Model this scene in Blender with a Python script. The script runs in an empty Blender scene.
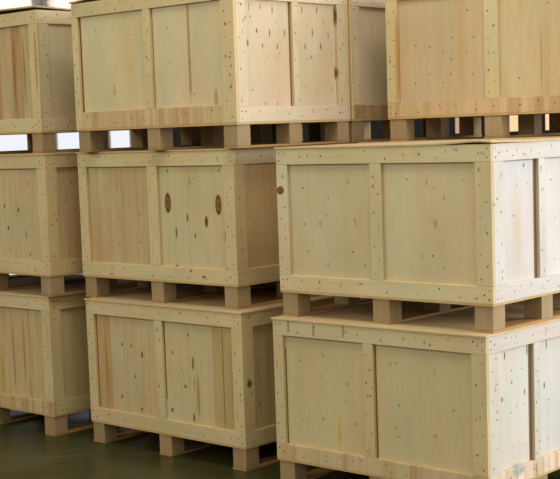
import bpy, math, random
import numpy as np
from mathutils import Matrix, Vector

# ------------------------------------------------------------------ camera
S = bpy.context.scene
COL = S.collection
PITCH, ROLL, EYE = -0.102979, -0.0369923, 1.77433
cam_data = bpy.data.cameras.new('camera')
cam_data.sensor_width = 36.0
cam_data.lens = 1368.436 / 560 * 36
cam_data.shift_x = 39.7175 / 560
cam_data.shift_y = 33.706 / 560
cam_data.clip_end = 200
cam_data.dof.use_dof = True
cam_data.dof.focus_distance = 7.2
cam_data.dof.aperture_fstop = 9
cam = bpy.data.objects.new('camera', cam_data)
COL.objects.link(cam)
S.camera = cam
_ex = Vector((1, 0, 0)); _F = Vector((0, math.cos(PITCH), math.sin(PITCH))); _U = Vector((0, -math.sin(PITCH), math.cos(PITCH)))
_R = math.cos(ROLL) * _ex + math.sin(ROLL) * _U
_Up = -math.sin(ROLL) * _ex + math.cos(ROLL) * _U
cam.matrix_world = Matrix(((_R.x, _Up.x, -_F.x, 0), (_R.y, _Up.y, -_F.y, 0), (_R.z, _Up.z, -_F.z, EYE), (0, 0, 0, 1)))

# ------------------------------------------------------------------ view, world, lights
S.view_settings.view_transform = 'Standard'
S.view_settings.look = 'None'
S.view_settings.gamma = 1.0
S.view_settings.use_curve_mapping = False
S.view_settings.exposure = 0.0

world = bpy.data.worlds.new('sky'); S.world = world
world.use_nodes = True
bg = world.node_tree.nodes['Background']
bg.inputs[0].default_value = (0.93, 0.96, 1.0, 1); bg.inputs[1].default_value = 0.95

RX0, RX1, RY0, RY1, RZ = -7.0, 8.5, -4.0, 17.0, 6.5      # the hall

def area(name, loc, aim, sx, sy, power, colr, spread=180):
    d = bpy.data.lights.new(name, 'AREA'); d.shape = 'RECTANGLE'; d.size = sx; d.size_y = sy
    d.energy = power; d.color = colr; d.spread = math.radians(spread)
    o = bpy.data.objects.new(name, d); COL.objects.link(o); o.location = loc
    o.rotation_euler = (Vector(aim) - Vector(loc)).to_track_quat('-Z', 'Y').to_euler()
    return o
# daylight through the high windows of the right wall (cool white)
area('daylight_right', (RX1 + 0.25, 3.2, 3.3), (0, 3.2, 3.3), 9.0, 4.4, 1200, (0.90, 0.93, 1.0))
# warm fill lamps added in unseen windows behind the camera and at left
area('fill_front', (0.6, RY0 - 0.25, 4.3), (0.6, 5, 4.3), 9.0, 2.4, 190, (1.0, 0.96, 0.84))
area('fill_left', (RX0 - 0.25, 3.0, 4.3), (0, 3.0, 4.3), 9.0, 2.4, 300, (1.0, 0.93, 0.76))
area('daylight_back', (-2.4, RY1 + 0.6, 3.9), (-2.4, 5, 3.9), 5.0, 1.9, 140, (1.0, 0.96, 0.93))
# unseen roof fill lamp added to brighten the upper tiers
area('fill_roof', (0.6, 4.0, RZ + 0.22), (0.6, 4.0, 0), 5.0, 2.0, 260, (1.0, 0.96, 0.86))

# ------------------------------------------------------------------ materials
def new_mat(name):
    m = bpy.data.materials.new(name); m.use_nodes = True
    nt = m.node_tree; b = nt.nodes['Principled BSDF']
    return m, nt, b
def N(nt, kind, **kw):
    n = nt.nodes.new(kind)
    for k, v in kw.items(): setattr(n, k, v)
    return n
def ramp(nt, src, stops):
    r = N(nt, 'ShaderNodeValToRGB'); e = r.color_ramp.elements
    while len(e) < len(stops): e.new(0.5)
    for i, (p, c) in enumerate(stops):
        e[i].position = p; e[i].color = (c, c, c, 1) if isinstance(c, (int, float)) else (*c, 1)
    nt.links.new(src, r.inputs[0]); return r.outputs[0]
def mix(nt, a, b, fac, mode='MULTIPLY'):
    m = N(nt, 'ShaderNodeMix', data_type='RGBA', blend_type=mode)
    for s, v in ((m.inputs[0], fac), (m.inputs[6], a), (m.inputs[7], b)):
        if isinstance(v, (int, float)): s.default_value = v
        elif isinstance(v, tuple): s.default_value = (*v, 1)
        else: nt.links.new(v, s)
    return m.outputs[2]

def wood_material(name, rough=0.72, fine=1.0):
    m, nt, b = new_mat(name)
    at = N(nt, 'ShaderNodeAttribute', attribute_name='wood')
    uv = N(nt, 'ShaderNodeUVMap', uv_map='grain')
    def noise(sx, sy, scale, detail=4, rough=.55, dist=0.):
        mp = N(nt, 'ShaderNodeMapping'); mp.inputs['Scale'].default_value = (sx, sy, 1)
        nt.links.new(uv.outputs[0], mp.inputs[0])
        n = N(nt, 'ShaderNodeTexNoise'); n.inputs['Scale'].default_value = scale; n.inputs['Detail'].default_value = detail
        n.inputs['Roughness'].default_value = rough; n.inputs['Distortion'].default_value = dist
        nt.links.new(mp.outputs[0], n.inputs['Vector']); return n.outputs[0]
    streak = ramp(nt, noise(.8, 15, 1.6, 5, .62, .5), [(.25, (.72, .62, .49)), (.45, (.95, .92, .87)), (.72, (1.10, 1.11, 1.10))])
    thin = ramp(nt, noise(2.0, 130, 1.5, 3, .6, .1), [(.3, (.84, .79, .72)), (.55, 1.0), (.75, 1.08)])
    fineg = ramp(nt, noise(9, 420, 1.0, 2, .5), [(.3, .92 if fine else 1.0), (.7, 1.05)])
    blot = ramp(nt, noise(1.6, 3.2, 1.3, 3, .5), [(.3, (.93, .90, .84)), (.7, (1.04, 1.05, 1.05))])
    chroma = ramp(nt, noise(2.2, 4.5, 1.0, 2, .5), [(.38, (1.05, .975, .92)), (.62, (.975, 1.0, .955))])
    c = mix(nt, at.outputs['Color'], streak, at.outputs['Alpha'])
    c = mix(nt, c, thin, at.outputs['Alpha'])
    c = mix(nt, c, fineg, 1.0)
    c = mix(nt, c, blot, 1.0)
    c = mix(nt, c, chroma, 1.0)
    nt.links.new(c, b.inputs['Base Color'])
    b.inputs['Roughness'].default_value = rough
    b.inputs['Specular IOR Level'].default_value = 0.25
    bp = N(nt, 'ShaderNodeBump'); bp.inputs['Strength'].default_value = .12; bp.inputs['Distance'].default_value = .002
    nt.links.new(fineg, bp.inputs['Height']); nt.links.new(bp.outputs[0], b.inputs['Normal'])
    return m
PLY = wood_material('plywood')
NAIL, nt, b = new_mat('nail_head')
b.inputs['Base Color'].default_value = (.085, .062, .035, 1); b.inputs['Roughness'].default_value = .6; b.inputs['Metallic'].default_value = .2

def plain(name, colr, rough=.8, bump=0., nscale=3., var=.12):
    m, nt, b = new_mat(name)
    tc = N(nt, 'ShaderNodeTexCoord'); n = N(nt, 'ShaderNodeTexNoise'); n.inputs['Scale'].default_value = nscale; n.inputs['Detail'].default_value = 5
    nt.links.new(tc.outputs['Object'], n.inputs['Vector'])
    r = ramp(nt, n.outputs[0], [(.3, 1 - var), (.7, 1 + var)])
    nt.links.new(mix(nt, tuple(colr), r, 1.0), b.inputs['Base Color']); b.inputs['Roughness'].default_value = rough
    return m
WALL = plain('painted_plaster', (.42, .38, .32), .85, nscale=1.2)
CEIL = plain('ceiling_paint', (.28, .26, .2), .9)
FRAME = plain('window_frame_paint', (.50, .48, .45), .5)
CURT = plain('curtain_cloth', (.78, .70, .66), .9, nscale=2)
STEEL = plain('grey_steel', (.20, .19, .18), .5)

FLOOR, nt, b = new_mat('green_epoxy_floor')
tc = N(nt, 'ShaderNodeTexCoord')
def fn(scale, mx, detail=5):
    mp = N(nt, 'ShaderNodeMapping'); mp.inputs['Scale'].default_value = mx; nt.links.new(tc.outputs['Object'], mp.inputs[0])
    n = N(nt, 'ShaderNodeTexNoise'); n.inputs['Scale'].default_value = scale; n.inputs['Detail'].default_value = detail
    nt.links.new(mp.outputs[0], n.inputs['Vector']); return n.outputs[0]
c = mix(nt, (.040, .040, .011), ramp(nt, fn(1.3, (1, 1, 1)), [(.3, .8), (.7, 1.2)]), 1.0)
c = mix(nt, c, (.12, .12, .07), ramp(nt, fn(2.4, (.7, 3.4, 1)), [(.62, 0.), (.74, .5)]), 'MIX')
nt.links.new(c, b.inputs['Base Color'])
nt.links.new(ramp(nt, fn(3.0, (1, 1.6, 1)), [(.3, .26), (.7, .42)]), b.inputs['Roughness'])
b.inputs['Specular IOR Level'].default_value = .26

# ------------------------------------------------------------------ mesh building
rnd = random.Random(11)

def mesh_object(name, verts, faces, mats, parent=None, colours=None, uvs=None, slots=None, smooth=False):
    me = bpy.data.meshes.new(name); me.from_pydata([tuple(v) for v in verts], [], faces)
    for m in mats: me.materials.append(m)
    if slots is not None: me.polygons.foreach_set('material_index', slots)
    if colours is not None:
        a = me.color_attributes.new('wood', 'FLOAT_COLOR', 'POINT'); a.data.foreach_set('color', np.asarray(colours, np.float32).ravel())
    if uvs is not None:
        u = me.uv_layers.new(name='grain'); idx = np.empty(len(me.loops), np.int32); me.loops.foreach_get('vertex_index', idx)
        u.data.foreach_set('uv', np.asarray(uvs, np.float32)[idx].ravel())
    me.update()
    o = bpy.data.objects.new(name, me); COL.objects.link(o)
    if parent: o.parent = parent
    return o

# colours of the marks on the boards: knots, cracks, stains and painted gap darkness (g) -> (multiplier at the centre, halo)
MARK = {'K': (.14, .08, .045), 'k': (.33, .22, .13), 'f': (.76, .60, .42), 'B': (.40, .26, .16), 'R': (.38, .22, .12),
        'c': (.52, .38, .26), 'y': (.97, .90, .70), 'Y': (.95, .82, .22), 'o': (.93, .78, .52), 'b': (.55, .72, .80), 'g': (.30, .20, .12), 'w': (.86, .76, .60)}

def board(name, parent, origin, ex, ey, ez, size, colr, grain, along, cell=None, marks=(), nails=(), bow=None, mats=None, chips=0):
    """A board: origin = corner, ex/ey span its visible face (metres size[0] x size[1]), ez points out of the face, size[2] thick.
    marks: (s, t, rs, rt, kind) on the face in metres; nails: (s, t); along: 0 grain runs along ex, 1 along ey."""
    w, h, t = size; ex, ey, ez, origin = (np.array(v, float) for v in (ex, ey, ez, origin))
    nx = max(1, int(round(w / cell))) if cell else 1
    ny = max(1, int(round(h / cell))) if cell else 1
    gx, gy = np.meshgrid(np.linspace(0, w, nx + 1), np.linspace(0, h, ny + 1), indexing='ij')
    gx = gx.ravel(); gy = gy.ravel(); n = len(gx)
    e = min(.0016, w * .1, h * .1, t * .3)                        # eased arrises
    def lift(a, b_): return bow(a / w, b_ / h) if bow is not None else np.zeros_like(a)
    px = np.clip(gx, e, w - e); py = np.clip(gy, e, h - e)
    V = [origin + np.outer(px, ex) + np.outer(py, ey) + np.outer(t + lift(gx, gy), ez)]
    # rim just below the face, then the back
    ring = [(i, 0) for i in range(nx + 1)] + [(nx, j) for j in range(1, ny + 1)] + [(i, ny) for i in range(nx - 1, -1, -1)] + [(0, j) for j in range(ny - 1, 0, -1)]
    ri = np.array([i * (ny + 1) + j for i, j in ring]); m = len(ri)
    for zz in (t - e, 0.0):
        V.append(origin + np.outer(gx[ri], ex) + np.outer(gy[ri], ey) + np.outer(zz + lift(gx[ri], gy[ri]), ez))
    V = np.concatenate(V)
    I = np.arange((nx + 1) * (ny + 1)).reshape(nx + 1, ny + 1)
    Fs = np.stack([I[:-1, :-1].ravel(), I[1:, :-1].ravel(), I[1:, 1:].ravel(), I[:-1, 1:].ravel()], 1).tolist()
    for k in range(m):
        k2 = (k + 1) % m
        Fs.append([int(ri[k2]), int(ri[k]), n + k, n + k2]); Fs.append([n + k2, n + k, n + m + k, n + m + k2])
    if bow is None: Fs.append([n + m + k for k in range(m)][::-1])
    else:                                                         # the bowed underside keeps its shape
        c0 = len(V); back = origin + np.outer(gx, ex) + np.outer(gy, ey) + np.outer(lift(gx, gy), ez)
        V = np.concatenate([V, back]); B = I + c0
        Fs += np.stack([B[:-1, :-1].ravel(), B[:-1, 1:].ravel(), B[1:, 1:].ravel(), B[1:, :-1].ravel()], 1).tolist()
    C = np.ones((len(V), 4)); C[:, :3] = colr; C[:, 3] = grain
    S_ = (V - origin) @ ex; T_ = (V - origin) @ ey; Z_ = (V - origin) @ ez
    if along == 1 and h < .12 and w > .5:                          # rails sawn across the sheet: short brown stripes side by side
        q = 0.
        while q < w:
            ww = rnd.uniform(.008, .05); sel = (S_ >= q) & (S_ < q + ww); k_ = rnd.random() ** 1.5
            C[sel, :3] *= 1.10 * (1 - k_ * np.array([.18, .27, .36])); q += ww
    if cell:
        if w < .12 or h < .12: marks = list(marks) + scatter(w, h, 2 if max(w, h) < .7 else 4)
        for (s, tt, rs, rt, kd) in marks:
            if kd in 'Kkf': rs *= (.40 if ex[1] > .5 else .60); rt *= .72
            rs = max(rs, cell * .62); rt = max(rt, cell * .7)
            mm = np.array(MARK[kd])
            d = np.sqrt(((S_ - s) / rs) ** 2 + ((T_ - tt) / rt) ** 2)
            if kd in 'BR':
                a = np.clip((1.12 - d) * 5, 0, 1) * np.clip(.88 + .5 * np.exp(-((d - .85) / .22) ** 2) + .5 * np.exp(-(d / .3) ** 2), 0, 1.25)
                a = np.clip(a, 0, 1.25)
            elif kd in 'yYo': a = np.clip(1.3 - d, 0, 1) * (.5 if kd != 'Y' else 1.0)
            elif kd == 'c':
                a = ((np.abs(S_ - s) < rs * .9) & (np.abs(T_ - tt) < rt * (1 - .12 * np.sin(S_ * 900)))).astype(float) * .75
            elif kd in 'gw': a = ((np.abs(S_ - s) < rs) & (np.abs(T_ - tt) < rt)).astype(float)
            else: a = np.clip((1.45 - d) * 1.6, 0, 1)
            C[:, :3] *= 1 - a[:, None] * (1 - mm)
    back_edge = Z_ < t - e * .5
    C[back_edge & (Z_ < t * .9), :3] *= np.array([1.0, .80, .56]) if bow is None else np.array([1.1, 1.05, .95])  # cut plies on the edges are browner
    ou, ov = rnd.uniform(0, 40), rnd.uniform(0, 40)
    g, x_ = (S_, T_) if along == 0 else (T_, S_)
    UV = np.stack([g + Z_ * .7 + ou, x_ + Z_ * .7 + ov], 1)
    slots = [0] * len(Fs)
    if len(nails):
        V = list(V); C = list(C); UV = list(UV)
        for (s, tt) in nails:
            r = .0042 * rnd.uniform(.75, 1.25); c0 = len(V)
            for q in range(6):
                V.append(origin + ex * (s + r * math.cos(q * 1.0472)) + ey * (tt + r * math.sin(q * 1.0472)) + ez * (t + .0004))
                C.append([1, 1, 1, 0]); UV.append([0, 0])
            f = [c0 + q for q in range(6)]
            Fs.append(f); slots.append(1)
        V = np.array(V)
    # right-handed frames only, otherwise flip the winding
    if np.dot(np.cross(ex, ey), ez) < 0: Fs = [f[::-1] for f in Fs]
    return mesh_object(name, V, Fs, mats or [PLY, NAIL], parent, C, UV, slots)

# ------------------------------------------------------------------ crate
L, W, H, HP = 1.25, 0.9372, 0.7245, 0.1206
TB = 0.018          # batten thickness
TL = 0.009          # lid
TD = 0.010          # crate floor sheet
FIRST = {}

def scatter(w, h, n, seed_kinds=('k', 'f')):
    return [(rnd.uniform(.02, w - .02), rnd.uniform(.02, h - .02), rnd.uniform(.003, .006), rnd.uniform(.004, .014), rnd.choice(seed_kinds)) for _ in range(n)]

def crate(name, label, x, y, yaw, z, spec, group, seed=0):
    """Local frame: x along the front (0 at the left end, L at the near right corner), y into the depth, z up."""
    global rnd
    rnd = random.Random(seed)
    root = bpy.data.objects.new(name, None); COL.objects.link(root); root.empty_display_size = .1
    th = math.radians(yaw); u = Vector((math.cos(th), math.sin(th), 0))
    root.location = Vector((x, y, z)) - u * L; root.rotation_euler = (0, 0, th)
    root['label'] = label; root['category'] = 'crate'; root['group'] = group
    hi = spec.get('hi', True); cell = .0045 if hi else None
    light = np.array(spec.get('light', (.60, .49, .31))); frame = np.array(spec.get('frame', (.60, .51, .305)))
    zb = HP + TD; hb = H - TL - TD                                  # side boards from zb to zb + hb
    faces = {   # origin of the face plane, along, out, length
        'f': ((0, 0, 0), (1, 0, 0), (0, -1, 0), L),
        's': ((L, 0, 0), (0, 1, 0), (1, 0, 0), W),
        'b': ((L, W, 0), (-1, 0, 0), (0, 1, 0), L),
        'l': ((0, W, 0), (0, -1, 0), (-1, 0, 0), W)}
    for k, (o, ex, ez, ln) in faces.items():
        o, ex, ez = np.array(o, float), np.array(ex, float), np.array(ez, float); up = np.array([0, 0, 1.])
        c = cell if (hi and k in 'fs') else None
        F = spec.get(k, {}); marks = F.get('marks', [])
        top_h, bot_h = F.get('top', .078), F.get('bottom', .078)
        sl, sm, sr = F.get('stiles', (.07, .08, .08))
        mid = F.get('mid', .5 if k in 'fb' else .455) * ln
        pin = o - ez * TB                                            # the panel's outer face lies TB inside the face plane
        insx = TB if k in 'sl' else 0                                # side battens butt between the front and back ones
        def tint(base, amt=.05): return np.clip(base * (1 + rnd.uniform(-amt, amt)) * np.array([1, 1 + rnd.uniform(-.02, .01), 1 + rnd.uniform(-.06, .04)]), 0, 1)
        def sub(s0, s1, t0, t1, ml): return [(a - s0, b_ - t0, ra, rb, kd) for (a, b_, ra, rb, kd) in ml if s0 - .01 < a < s1 + .01 and t0 - .01 < b_ < t1 + .01]
        # two sheets of plywood, meeting behind the middle stile
        pc = F.get('panel', (light, light)); pg = F.get('pgrain', (.25, .25))
        for i, (a, b_) in enumerate(((insx + (TB if k in 'fb' else 0), mid), (mid, ln - insx - (TB if k in 'fb' else 0)))):
            ml = sub(a, b_, TD, H, marks)
            pn = []
            if F.get('pnails', True) and hi:
                for q in (1, 2, 3):
                    for r_ in (1, 2, 3):
                        if rnd.random() < .55: pn.append(((b_ - a) * q / 4 + rnd.uniform(-.02, .02), hb * r_ / 4 + rnd.uniform(-.03, .03)))
            board('panel', root, pin + ex * a + up * zb - ez * .012, ex, up, ez, (b_ - a, hb, .012), tint(np.array(pc[i]), .02), pg[i], 1, c,
                  ml + [(s_ - a, zc + TD, hw, hz, 'g') for (s_, zc, hw, hz) in F.get('gaps', []) if a <= s_ <= b_], pn)  # gap darkness painted into the panel colour beside the stiles
        fr = F.get('frame', frame); fg = F.get('fgrain', .22)
        rails_full = F.get('rail_full', (True, True))                # (top, bottom) rails run over the corner stiles?
        cuts = F.get('cuts', (0, 0))
        for nm, t0, hh, full, j in (('top_rail', zb + hb - top_h, top_h, rails_full[0], 0), ('bottom_rail', zb, bot_h, rails_full[1], 1)):
            a = insx if full else sl; b_ = ln - insx if full else ln - sr
            nl = []
            q = a + .05
            while q < b_ - .03:
                nl.append((q - a, hh * rnd.choice((.28, .5, .72)))); q += rnd.uniform(.085, .15)
            if full: nl += [(.02, hh * .25), (.02, hh * .72), (b_ - a - .02, hh * .25), (b_ - a - .02, hh * .75), (b_ - a - .045, hh * .5)]
            bc = F.get('bottom_colour', fr) if j else F.get('top_colour', fr)
            bgr = F.get('bottom_grain', fg) if j else fg
            board(nm, root, o + ex * a + up * t0 - ez * TB, ex, up, ez, (b_ - a, hh, TB), tint(np.array(bc), .03), bgr, cuts[j], c,
                  sub(a, b_, t0 - HP, t0 - HP + hh, marks), nl)
        for s0, ww in ((insx, sl - insx * .0), (mid - sm / 2, sm), (ln - insx - sr, sr)):
            corner = s0 != mid - sm / 2
            t0 = zb + (bot_h if (rails_full[1] or not corner) else 0); t1 = zb + hb - (top_h if (rails_full[0] or not corner) else 0)
            nl = []; q = t0 + .03
            side = rnd.choice((0, 1))
            while q < t1 - .02:
                nl.append((ww * (.3 if side else .7), q - t0)); side = 1 - side; q += rnd.uniform(.05, .10)
            fs = F.get('stile_colours', {}).get('m' if not corner else ('l' if s0 < mid else 'r'), fr)
            board('stile', root, o + ex * s0 + up * (t0 + .0006) - ez * TB, ex, up, ez, (ww, t1 - t0 - .0012, TB), tint(np.array(fs), .04), fg, 1, c,
                  sub(s0, s0 + ww, t0 - HP, t1 - HP, marks), nl)
    # lid: a thin sheet, a little larger than the crate and warped
    w0 = spec.get('warp', lambda a, b_: 0 * a); ov = spec.get('over', .006); ovl = spec.get('over_left', ov)
    board('lid', root, (-ovl, -ov, HP + H - TL), (1, 0, 0), (0, 1, 0), (0, 0, 1), (L + ov + ovl, W + 2 * ov, TL), np.array(spec.get('lid', (.54, .42, .25))), .3, 0, .06, (), (), bow=w0)
    # floor sheet under the walls
    board('floor_sheet', root, (.001, .001, HP), (1, 0, 0), (0, 1, 0), (0, 0, 1), (L - .002, W - .002, TD), frame * .92, .3, 0)
    # skids: nine blocks on three runners
    bw, bd, rt = .097, .100, .012; ins = .008
    bt = np.array(spec.get('block', (.345, .26, .15)))
    for i, bx in enumerate((ins, L / 2 - bw / 2, L - ins - bw)):
        board('runner', root, (bx, ins - .002, rt), (1, 0, 0), (0, 1, 0), (0, 0, -1), (bw, W - 2 * ins + .004, rt), bt * 1.12, .3, 1)
        for by in (ins, W / 2 - bd / 2, W - ins - bd):
            tc_ = bt * rnd.uniform(.88, 1.10) * np.array([1, rnd.uniform(.96, 1.0), rnd.uniform(.9, 1.0)])
            board('block', root, (bx + rnd.uniform(-.002, .002), by + rnd.uniform(-.002, .002) + 0, rt), (1, 0, 0), (0, 0, 1), (0, -1, 0), (bw, HP - rt, .0001), tc_, .3, 0) if False else block(root, bx, by, rt, bw, bd, HP - rt, tc_)
    return root

def block(root, x, y, z, w, d, h, colr):
    x += rnd.uniform(-.002, .002)
    e = .002
    P = []; 
    for zz, q in ((0, e), (e, 0), (h - e, 0), (h, e)):
        for (a, b_) in ((q, 0), (w - q, 0), (w, q), (w, d - q), (w - q, d), (q, d), (0, d - q), (0, q)):
            # chamfered outline: shrink by e where q = e
            P.append((x + min(max(a, e * (q > 0)), w - e * (q > 0)), y + min(max(b_, e * (q > 0)), d - e * (q > 0)), z + zz))
    for k in range(1, 3):                                           # slight corner chamfers at mid height
        base = k * 8; P[base:base + 8] = [(x + a, y + b_, P[base][2]) for a, b_ in ((e, 0), (w - e, 0), (w, e), (w, d - e), (w - e, d), (e, d), (0, d - e), (0, e))]
    Fs = []
    for k in range(3):
        for i in range(8):
            j = (i + 1) % 8; Fs.append([k * 8 + i, k * 8 + j, (k + 1) * 8 + j, (k + 1) * 8 + i])
    Fs.append(list(range(7, -1, -1))); Fs.append(list(range(24, 32)))
    ou = rnd.uniform(0, 50)
    P = np.array(P); C = np.ones((len(P), 4)); C[:, :3] = colr; C[:, 3] = .45
    # the same board-like grain on front and side
    UV = np.stack([(P[:, 2] - z) + ou, (P[:, 0] - x) + (P[:, 1] - y) + ou * .7], 1)
    return mesh_object('block', P, Fs, [PLY], root, C, UV)

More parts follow.
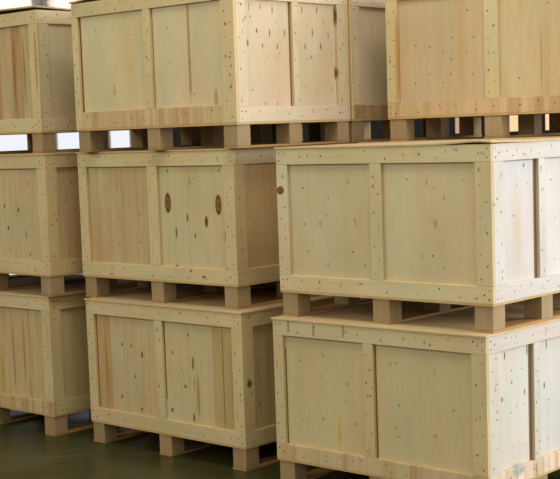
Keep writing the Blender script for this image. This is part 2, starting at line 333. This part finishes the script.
# marks read off the boards: metres along the face, metres above the crate's base, half sizes, kind
KNOTS = {
 'MMf': [(0.728, 0.436, 0.0237, 0.0546, 'B'), (1.114, 0.429, 0.0221, 0.0527, 'B'), (0.735, 0.611, 0.0079, 0.0109, 'k'), (1.124, 0.608, 0.0073, 0.0105, 'k'), (0.903, 0.551, 0.0077, 0.0268, 'f'), (0.876, 0.357, 0.01, 0.027, 'k'), (1.02, 0.338, 0.0165, 0.0373, 'K'), (0.786, 0.274, 0.0094, 0.0383, 'k'), (0.932, 0.261, 0.0092, 0.0162, 'k'), (1.171, 0.262, 0.0088, 0.0369, 'k'), (0.783, 0.093, 0.0118, 0.0083, 'k'), (0.906, 0.071, 0.0154, 0.0082, 'k'), (1.17, 0.093, 0.0147, 0.008, 'k'), (0.258, 0.025, 0.026, 0.0087, 'f'), (1.003, 0.042, 0.0227, 0.0081, 'k')],
 'MTs': [(0.058, 0.607, 0.0121, 0.008, 'K'), (0.139, 0.6, 0.0077, 0.0253, 'k'), (0.228, 0.603, 0.0078, 0.0153, 'k'), (0.32, 0.591, 0.008, 0.0258, 'k'), (0.09, 0.544, 0.0076, 0.0151, 'k'), (0.193, 0.48, 0.0117, 0.0153, 'K'), (0.294, 0.47, 0.0095, 0.0258, 'k'), (0.121, 0.415, 0.0107, 0.0203, 'K'), (0.234, 0.404, 0.0094, 0.0154, 'k'), (0.353, 0.401, 0.0097, 0.0208, 'k'), (0.414, 0.473, 0.0081, 0.0261, 'k'), (0.238, 0.366, 0.0079, 0.0103, 'f'), (0.27, 0.348, 0.0079, 0.0103, 'f'), (0.35, 0.349, 0.0081, 0.0156, 'f'), (0.562, 0.598, 0.0084, 0.0264, 'k'), (0.689, 0.603, 0.0086, 0.0268, 'k'), (0.523, 0.471, 0.0092, 0.0264, 'k'), (0.646, 0.48, 0.0102, 0.0267, 'k'), (0.781, 0.472, 0.0088, 0.0217, 'k'), (0.741, 0.544, 0.0087, 0.0162, 'f'), (0.582, 0.406, 0.0101, 0.0213, 'k'), (0.713, 0.409, 0.013, 0.0216, 'k'), (0.836, 0.576, 0.0115, 0.0652, 'k'), (0.834, 0.265, 0.0133, 0.0438, 'K'), (0.631, 0.35, 0.0094, 0.0107, 'k'), (0.476, 0.244, 0.0091, 0.0106, 'f'), (0.337, 0.103, 0.0089, 0.0105, 'k'), (0.243, 0.104, 0.0087, 0.0104, 'k'), (0.081, 0.536, 0.0076, 0.0101, 'f')],
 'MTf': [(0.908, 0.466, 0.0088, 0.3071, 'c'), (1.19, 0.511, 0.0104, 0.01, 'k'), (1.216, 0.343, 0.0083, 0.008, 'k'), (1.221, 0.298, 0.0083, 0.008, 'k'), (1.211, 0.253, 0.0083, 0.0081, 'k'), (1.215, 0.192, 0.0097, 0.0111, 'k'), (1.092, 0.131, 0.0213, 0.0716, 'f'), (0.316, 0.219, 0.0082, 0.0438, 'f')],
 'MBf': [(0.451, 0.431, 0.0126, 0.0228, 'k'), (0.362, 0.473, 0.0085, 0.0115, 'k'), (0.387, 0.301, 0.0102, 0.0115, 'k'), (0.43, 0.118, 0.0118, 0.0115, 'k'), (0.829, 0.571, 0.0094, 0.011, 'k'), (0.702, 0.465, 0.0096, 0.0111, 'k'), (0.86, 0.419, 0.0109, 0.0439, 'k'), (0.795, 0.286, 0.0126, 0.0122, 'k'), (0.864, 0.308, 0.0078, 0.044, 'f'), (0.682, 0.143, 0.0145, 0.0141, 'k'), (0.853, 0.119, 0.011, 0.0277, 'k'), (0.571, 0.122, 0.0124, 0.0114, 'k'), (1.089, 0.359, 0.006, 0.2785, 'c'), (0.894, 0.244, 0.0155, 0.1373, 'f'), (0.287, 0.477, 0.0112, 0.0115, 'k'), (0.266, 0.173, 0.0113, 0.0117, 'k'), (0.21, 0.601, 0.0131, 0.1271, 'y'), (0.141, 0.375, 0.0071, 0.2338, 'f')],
 'MBs': [(0.047, 0.341, 0.0166, 0.0184, 'R'), (0.148, 0.453, 0.0077, 0.0159, 'k'), (0.136, 0.214, 0.0077, 0.016, 'k')],
 'RMf': [(0.024, 0.51, 0.0225, 0.0199, 'R'), (0.315, 0.475, 0.0081, 0.0097, 'f'), (0.26, 0.348, 0.0082, 0.0195, 'f'), (0.478, 0.356, 0.0079, 0.0191, 'f'), (0.531, 0.153, 0.0078, 0.0144, 'f'), (0.302, 0.148, 0.0082, 0.0147, 'f'), (0.437, 0.549, 0.0079, 0.0143, 'f'), (0.894, 0.548, 0.0072, 0.0181, 'f'), (0.989, 0.479, 0.007, 0.018, 'f'), (0.939, 0.36, 0.011, 0.0273, 'f'), (0.861, 0.207, 0.0073, 0.0138, 'f'), (0.977, 0.157, 0.0055, 0.0091, 'f'), (0.862, 0.678, 0.0387, 0.0227, 'o'), (0.19, 0.464, 0.0128, 0.1953, 'y'), (1.137, 0.36, 0.0209, 0.3095, 'y')],
 'RMs': [(0.299, 0.611, 0.0103, 0.0113, 'K'), (0.02, 0.448, 0.0096, 0.0088, 'k'), (0.013, 0.233, 0.0121, 0.0097, 'k'), (0.231, 0.322, 0.051, 0.2471, 'o')],
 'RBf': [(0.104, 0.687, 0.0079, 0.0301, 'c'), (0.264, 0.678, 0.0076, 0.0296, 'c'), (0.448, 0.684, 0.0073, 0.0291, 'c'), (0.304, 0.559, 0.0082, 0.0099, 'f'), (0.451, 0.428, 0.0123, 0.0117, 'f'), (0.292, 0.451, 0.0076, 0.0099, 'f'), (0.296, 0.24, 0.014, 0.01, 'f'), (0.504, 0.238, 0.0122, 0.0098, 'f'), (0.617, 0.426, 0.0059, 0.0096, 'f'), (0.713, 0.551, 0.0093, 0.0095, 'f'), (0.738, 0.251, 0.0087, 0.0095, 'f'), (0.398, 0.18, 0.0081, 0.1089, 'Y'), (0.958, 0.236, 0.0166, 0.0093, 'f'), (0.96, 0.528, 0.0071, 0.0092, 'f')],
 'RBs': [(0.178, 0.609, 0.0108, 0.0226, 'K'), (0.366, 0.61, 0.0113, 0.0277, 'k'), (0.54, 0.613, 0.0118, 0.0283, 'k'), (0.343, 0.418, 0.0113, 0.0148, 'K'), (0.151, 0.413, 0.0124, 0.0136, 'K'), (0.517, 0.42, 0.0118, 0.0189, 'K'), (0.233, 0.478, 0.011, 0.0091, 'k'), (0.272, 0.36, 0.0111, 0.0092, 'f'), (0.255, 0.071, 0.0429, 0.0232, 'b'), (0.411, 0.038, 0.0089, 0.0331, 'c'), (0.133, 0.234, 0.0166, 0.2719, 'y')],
 'RTf': [(0.447, 0.349, 0.0291, 0.3109, 'o'), (0.923, 0.268, 0.0216, 0.3492, 'o'), (0.066, 0.32, 0.0124, 0.3208, 'f'), (0.395, 0.417, 0.0065, 0.0057, 'k'), (0.518, 0.412, 0.0063, 0.0057, 'k'), (0.257, 0.377, 0.0066, 0.0058, 'k'), (0.387, 0.305, 0.0065, 0.0058, 'k'), (0.254, 0.234, 0.0066, 0.0058, 'k'), (0.379, 0.227, 0.0065, 0.0058, 'k'), (0.508, 0.22, 0.0064, 0.0057, 'k'), (0.896, 0.27, 0.0054, 0.2005, 'f')],
 'LMf': [(0.832, 0.279, 0.0125, 0.0183, 'k'), (0.945, 0.391, 0.0122, 0.0181, 'k'), (1.05, 0.547, 0.01, 0.0178, 'f'), (0.803, 0.413, 0.0104, 0.0183, 'k'), (0.84, 0.146, 0.0104, 0.0122, 'f'), (1.013, 0.242, 0.0121, 0.0241, 'f'), (1.042, 0.123, 0.01, 0.012, 'k')],
 'LMs': [(0.16, 0.444, 0.0089, 0.0095, 'k'), (0.118, 0.611, 0.0074, 0.0082, 'k'), (0.033, 0.305, 0.0073, 0.0082, 'k')],
 'LBf': [(0.745, 0.207, 0.0206, 0.1772, 'Y'), (0.971, 0.383, 0.0139, 0.2467, 'f'), (0.865, 0.312, 0.0141, 0.2494, 'f')],
 'LTf': [(0.992, 0.381, 0.0197, 0.2643, 'f'), (1.09, 0.375, 0.0146, 0.2621, 'f'), (1.261, 0.568, 0.0094, 0.0172, 'k'), (1.229, 0.414, 0.019, 0.2301, 'f')],
}

# ------------------------------------------------------------------ the hall
PEACH = plain('peach_door_paint', (.80, .48, .30), .6)
def structure(o):
    o['kind'] = 'structure'; return o
def boxes(name, lst, mat, parent=None):
    V = []; Fs = []
    for (x0, y0, z0, x1, y1, z1) in lst:
        b_ = len(V)
        V += [(x0, y0, z0), (x1, y0, z0), (x1, y1, z0), (x0, y1, z0), (x0, y0, z1), (x1, y0, z1), (x1, y1, z1), (x0, y1, z1)]
        Fs += [[b_ + i for i in f] for f in ((3, 2, 1, 0), (4, 5, 6, 7), (0, 1, 5, 4), (1, 2, 6, 5), (2, 3, 7, 6), (3, 0, 4, 7))]
    return mesh_object(name, V, Fs, [mat], parent)
T = .25
structure(boxes('floor', [(RX0 - T, RY0 - T, -.2, RX1 + T, RY1 + T, 0)], FLOOR))
structure(boxes('ceiling', [(RX0 - T, RY0 - T, RZ, RX1 + T, 2.9, RZ + .2), (RX0 - T, 5.1, RZ, RX1 + T, RY1 + T, RZ + .2),
                            (RX0 - T, 2.9, RZ, -2.0, 5.1, RZ + .2), (3.2, 2.9, RZ, RX1 + T, 5.1, RZ + .2)], CEIL))
def wall(name, axis, pos, a0, a1, holes):
    """holes: (a, b, z0, z1) along the wall"""
    L_ = []; cur = a0
    def bb(p, q, z0, z1):
        if q - p < 1e-4 or z1 - z0 < 1e-4: return
        p0, p1 = (pos, pos + T) if pos > 0 else (pos - T, pos)
        L_.append((p, p0, z0, q, p1, z1) if axis == 'x' else (p0, p, z0, p1, q, z1))
    for (h0, h1, z0, z1) in holes:
        bb(cur, h0, 0, RZ); bb(h0, h1, 0, z0); bb(h0, h1, z1, RZ); cur = h1
    bb(cur, a1, 0, RZ)
    return structure(boxes(name, L_, WALL))
def window(n, axis, pos, a, b_, z0, z1, bars, curtain=()):
    d = T / 2; p0, p1 = (pos + .06, pos + .14) if pos > 0 else (pos - .14, pos - .06)
    def mk(p, q, zz0, zz1): return (p, p0, zz0, q, p1, zz1) if axis == 'x' else (p0, p, zz0, p1, q, zz1)
    s = .06; lst = [mk(a, b_, z0, z0 + s), mk(a, b_, z1 - s, z1), mk(a, a + s, z0 + s, z1 - s), mk(b_ - s, b_, z0 + s, z1 - s)]
    if n == 2: lst += [mk(-2.44, -2.21, z0 + s, z1 - s), mk(-1.68, -1.55, z0 + s, z1 - s)]
    else:
        for k in range(1, bars): 
            c = a + (b_ - a) * k / bars; lst.append(mk(c - .025, c + .025, z0 + s, z1 - s))
    return structure(boxes('window_%d' % n, lst, FRAME if n < 3 else FRAME))
BH = [(-6.4, -3.9, .03, 4.7), (-3.4, -1.25, .03, 4.7)]
wall('wall_back', 'x', RY1, RX0, RX1, BH)
RH = [(-2.0, 2.2, 1.0, 5.6), (2.8, 7.8, 1.0, 5.6)]
wall('wall_right', 'y', RX1, RY0 - T, RY1 + T, RH)
FH = [(-3.9, .4, 3.0, 5.6), (.8, 5.1, 3.0, 5.6)]
wall('wall_front', 'x', RY0, RX0, RX1, FH)
LH = [(-1.6, 2.8, 3.0, 5.6), (3.2, 7.6, 3.0, 5.6)]
wall('wall_left', 'y', RX0, RY0 - T, RY1 + T, LH)
n = 0
for axis, pos, hs in (('x', RY1, BH), ('y', RX1, RH), ('x', RY0, FH), ('y', RX0, LH)):
    for h in hs:
        n += 1; window(n, axis, pos, h[0], h[1], h[2], h[3], 3 if n > 2 else 2)

# pale roller blinds over the upper half of the back windows
CLOTH, nt, b = new_mat('blind_cloth')
b.inputs['Base Color'].default_value = (.82, .76, .70, 1); b.inputs['Roughness'].default_value = .9
tr = N(nt, 'ShaderNodeBsdfTranslucent'); tr.inputs[0].default_value = (.85, .78, .73, 1)
mx = N(nt, 'ShaderNodeMixShader'); mx.inputs[0].default_value = .6
nt.links.new(b.outputs[0], mx.inputs[1]); nt.links.new(tr.outputs[0], mx.inputs[2])
nt.links.new(mx.outputs[0], nt.nodes['Material Output'].inputs[0])
for i, (a, b_) in enumerate(((-6.3, -3.95), (-3.34, -2.44), (-2.30, -1.41))):
    V = []; k = 24
    for j in range(k + 1):
        q = j / k; d = .008 * math.sin(j * 1.9)
        for zz in (2.75, 4.66): V.append((a + (b_ - a) * q, RY1 + .03 + d, zz))
    bl = mesh_object('roller_blind', V, [[2 * j, 2 * j + 2, 2 * j + 3, 2 * j + 1] for j in range(k)], [CLOTH])
    so = bl.modifiers.new('thickness', 'SOLIDIFY'); so.thickness = .004
    bl['category'] = 'blind'; bl['group'] = 'pale blinds on the back windows'
    bl['label'] = ('pale blind over the back window far left, behind the left stack', 'pale blind at the top left corner, left of the grey mullion',
                   'pale blind at the top left, right of the grey mullion')[i]
# dark backdrop added to blacken the pallet openings, with three made-up glowing panels
DARK_BACKDROP = plain('dark_backdrop_paint', (.022, .018, .015), .8)
glow_panels = [(2.71, 2.895, .42), (3.26, 3.52, 1.0), (3.82, 3.99, 1.1)]
L_ = []; cur = -1.05
for (a, b_, _) in glow_panels:
    L_ += [(cur, RY1 - .08, 0, a, RY1 - .001, 3.2), (a, RY1 - .08, 0, b_, RY1 - .001, 1.655), (a, RY1 - .08, 2.3, b_, RY1 - .001, 3.2)]; cur = b_
L_.append((cur, RY1 - .08, 0, 5.6, RY1 - .001, 3.2))
dr = structure(boxes('dark_backdrop_1', L_, DARK_BACKDROP))
for (a, b_, s_) in glow_panels:
    m, nt, b = new_mat('made_up_glow')
    b.inputs['Base Color'].default_value = (.4, .25, .15, 1)
    b.inputs['Emission Color'].default_value = (1.0, .60, .33, 1) if s_ > .5 else (1.0, .62, .45, 1); b.inputs['Emission Strength'].default_value = s_
    boxes('pane', [(a, RY1 - .05, 1.655, b_, RY1 - .03, 2.3)], m, dr)

# ------------------------------------------------------------------ the crates
PALE = (.57, .49, .31); TAN = (.55, .445, .275); BROWN = (.51, .405, .24); CREAM = (.66, .575, .44); LIT_SIDE = (.59, .57, .54); SHADE_SIDE = (.53, .40, .21); SHADE_FRAME = (.57, .455, .245); LIT_FRAME = (.60, .57, .52); RED = (.54, .42, .255)  # side-face colours carry painted daylight at right, painted shade at left and centre
GV = 'plywood shipping crates stacked in the warehouse'
def face(key, **kw):
    d = dict(kw); d['marks'] = KNOTS.get(key, []) + list(kw.get('extra', [])); return d
Z = [k * (HP + H) for k in range(3)]
SPEC = {
 'LB': dict(f=face('LBf', panel=(BROWN, TAN), pgrain=(.8, .9), bottom_colour=RED, bottom_grain=.8, cuts=(0, 1)), s=face('LBs', frame=SHADE_FRAME, panel=(SHADE_SIDE, SHADE_SIDE), pgrain=(.4, .4))),
 'LM': dict(f=face('LMf', panel=(TAN, TAN), pgrain=(.6, .55)), s=face('LMs', frame=SHADE_FRAME, panel=(SHADE_SIDE, SHADE_SIDE), pgrain=(.3, .3))),
 'LT': dict(f=face('LTf', extra=[(.80, .4, .06, .6, 'w'), (1.02, .4, .05, .6, 'w')], panel=(TAN, BROWN), pgrain=(.9, 1.0)), s=face('LTs', frame=(.64, .55, .38), panel=((.64, .54, .36), TAN), pgrain=(.3, .3))),
 'MB': dict(f=face('MBf', stiles=(.065, .060, .075), mid=.487, extra=[(.135, .36, .055, .6, 'w'), (1.1, .36, .085, .6, 'w')], gaps=[(.070, .33, .005, .3), (.643, .40, .006, .22)], panel=(TAN, PALE), pgrain=(.7, .4)), s=face('MBs', frame=SHADE_FRAME, panel=(SHADE_SIDE, SHADE_SIDE), pgrain=(.5, .5))),
 'MM': dict(f=face('MMf', panel=(BROWN, PALE), pgrain=(.8, .3)), s=face('MMs', frame=SHADE_FRAME, panel=(SHADE_SIDE, SHADE_SIDE), pgrain=(.4, .4), top_colour=RED)),
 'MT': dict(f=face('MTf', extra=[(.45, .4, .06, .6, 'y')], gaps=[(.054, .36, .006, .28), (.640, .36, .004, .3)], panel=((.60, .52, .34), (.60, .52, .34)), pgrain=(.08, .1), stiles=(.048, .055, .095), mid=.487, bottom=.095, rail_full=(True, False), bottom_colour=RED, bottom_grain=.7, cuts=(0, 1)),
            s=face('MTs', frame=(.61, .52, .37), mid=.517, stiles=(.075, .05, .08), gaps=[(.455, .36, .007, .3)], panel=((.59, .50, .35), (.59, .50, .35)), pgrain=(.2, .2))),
 'RB': dict(frame=(.585, .50, .305), f=face('RBf', stiles=(.062, .060, .080), mid=.474, gaps=[(.627, .33, .004, .3), (.066, .3, .004, .25)], panel=((.55, .465, .28), (.55, .465, .28)), pgrain=(.12, .12), bottom_colour=TAN, bottom_grain=.7, cuts=(0, 1)), s=face('RBs', frame=LIT_FRAME, stiles=(.085, .055, .08), gaps=[(.389, .36, .014, .3)], panel=(LIT_SIDE, LIT_SIDE), pgrain=(.15, .15), bottom_colour=CREAM, bottom_grain=.5, cuts=(0, 1))),
 'RM': dict(frame=(.60, .525, .345), f=face('RMf', stiles=(.07, .068, .085), mid=.492, panel=(PALE, PALE), pgrain=(.15, .12)), s=face('RMs', frame=LIT_FRAME, stiles=(.085, .055, .08), gaps=[(.389, .36, .014, .3)], panel=(LIT_SIDE, LIT_SIDE), pgrain=(.15, .15))),
 'RT': dict(f=face('RTf', panel=(TAN, TAN), pgrain=(.25, .4), bottom_colour=RED, bottom_grain=.6, cuts=(0, 1)), s=face('RTs')),
}
SPEC['RM']['warp'] = lambda a, b_: .010 * np.exp(-((a - .93) / .10) ** 2) * np.clip(1 - b_ * 3, 0, 1)
SPEC['LT']['warp'] = lambda a, b_: .022 * np.clip(1 - b_ * 2.2, 0, 1) * np.clip(1.0 - 1.2 * np.abs(a - .72), 0, 1)
SPEC['MT']['warp'] = lambda a, b_: .016 * np.clip(1 - b_ * 2.2, 0, 1) * np.clip(a * 8, .2, 1) * np.clip(1.2 - 2.4 * a, 0, 1)
SPEC['MM']['warp'] = lambda a, b_: 0 * a
PLACE = {
 'LB': (-1.141, 8.043, -43.53, 0, 'crate on the green floor at the bottom of the left stack, brown streaky front panel'),
 'LM': (-1.118, 8.004, -45.27, 1, 'crate in the middle of the left stack, small dark knots on its front'),
 'LT': (-1.137, 8.103, -44.26, 2, 'crate on top of the left stack, lid lifted slightly along its front edge'),
 'MB': (-.006, 7.020, -44.05, 0, 'bottom crate of the centre stack, on the green floor, ring knot on its side'),
 'MM': (-.016, 7.115, -43.58, 1, 'crate in the middle of the centre stack, two big oval knots on its front'),
 'MT': (.013, 7.017, -42.73, 2, 'crate on top of the centre stack, many dark knots on its bright right side'),
 'RB': (1.065, 5.933, -43.06, 0, 'nearest crate at the bottom of the right stack, yellow line down its front panel'),
 'RM': (1.109, 5.978, -43.15, 1, 'big near crate on top of the right stack, ring knot on its left stile'),
 'RT': (1.847, 6.814, -36.43, 2, 'upper right crate standing behind the near right stack, reddish bottom rail'),
}
for i, (k, (x, y, yaw, t, lab)) in enumerate(PLACE.items()):
    crate('wooden_crate', lab, x, y, yaw, Z[t], SPEC[k], GV, seed=101 + i)

def behind(k, dist, yaw):
    x, y = PLACE[k][:2]; th = math.radians(yaw); return x - math.sin(th) * dist, y + math.cos(th) * dist
M2 = behind('MT', W + .02, -42.73)
MV = (M2[0] + .0407, M2[1] + .0441)
PLAIN = dict(hi=False, f=dict(panel=(TAN, TAN)), s=dict(panel=(TAN, TAN)), l=dict(panel=(TAN, TAN)))
M2S = dict(hi=True, f=dict(panel=(TAN, TAN)), s=dict(frame=(.68, .59, .47), panel=((.70, .60, .48), (.64, .52, .34)), pgrain=(.2, .4), bottom_colour=RED, bottom_grain=.8, top_colour=CREAM, cuts=(0, 1)))
HIDDEN = [
 (M2[0], M2[1], -42.73, 2, M2S, 'top crate squeezed directly behind the top centre crate, narrow strip of its side showing'),
 (MV[0], MV[1], -43.3, 1, PLAIN, 'middle crate hidden behind the centre stack'),
 (MV[0], MV[1], -43.3, 0, PLAIN, 'floor crate hidden behind the centre stack'),
 (1.847, 6.814, -36.43, 1, PLAIN, 'crate directly under the upper right crate, behind the near right stack'),
 (1.847, 6.814, -36.43, 0, PLAIN, 'floor crate at the foot of the stack behind the near right stack'),
]
for i, (x, y, yaw, t, sp, lab) in enumerate(HIDDEN):
    crate('wooden_crate', lab, x, y, yaw, Z[t], sp, GV, seed=301 + i)
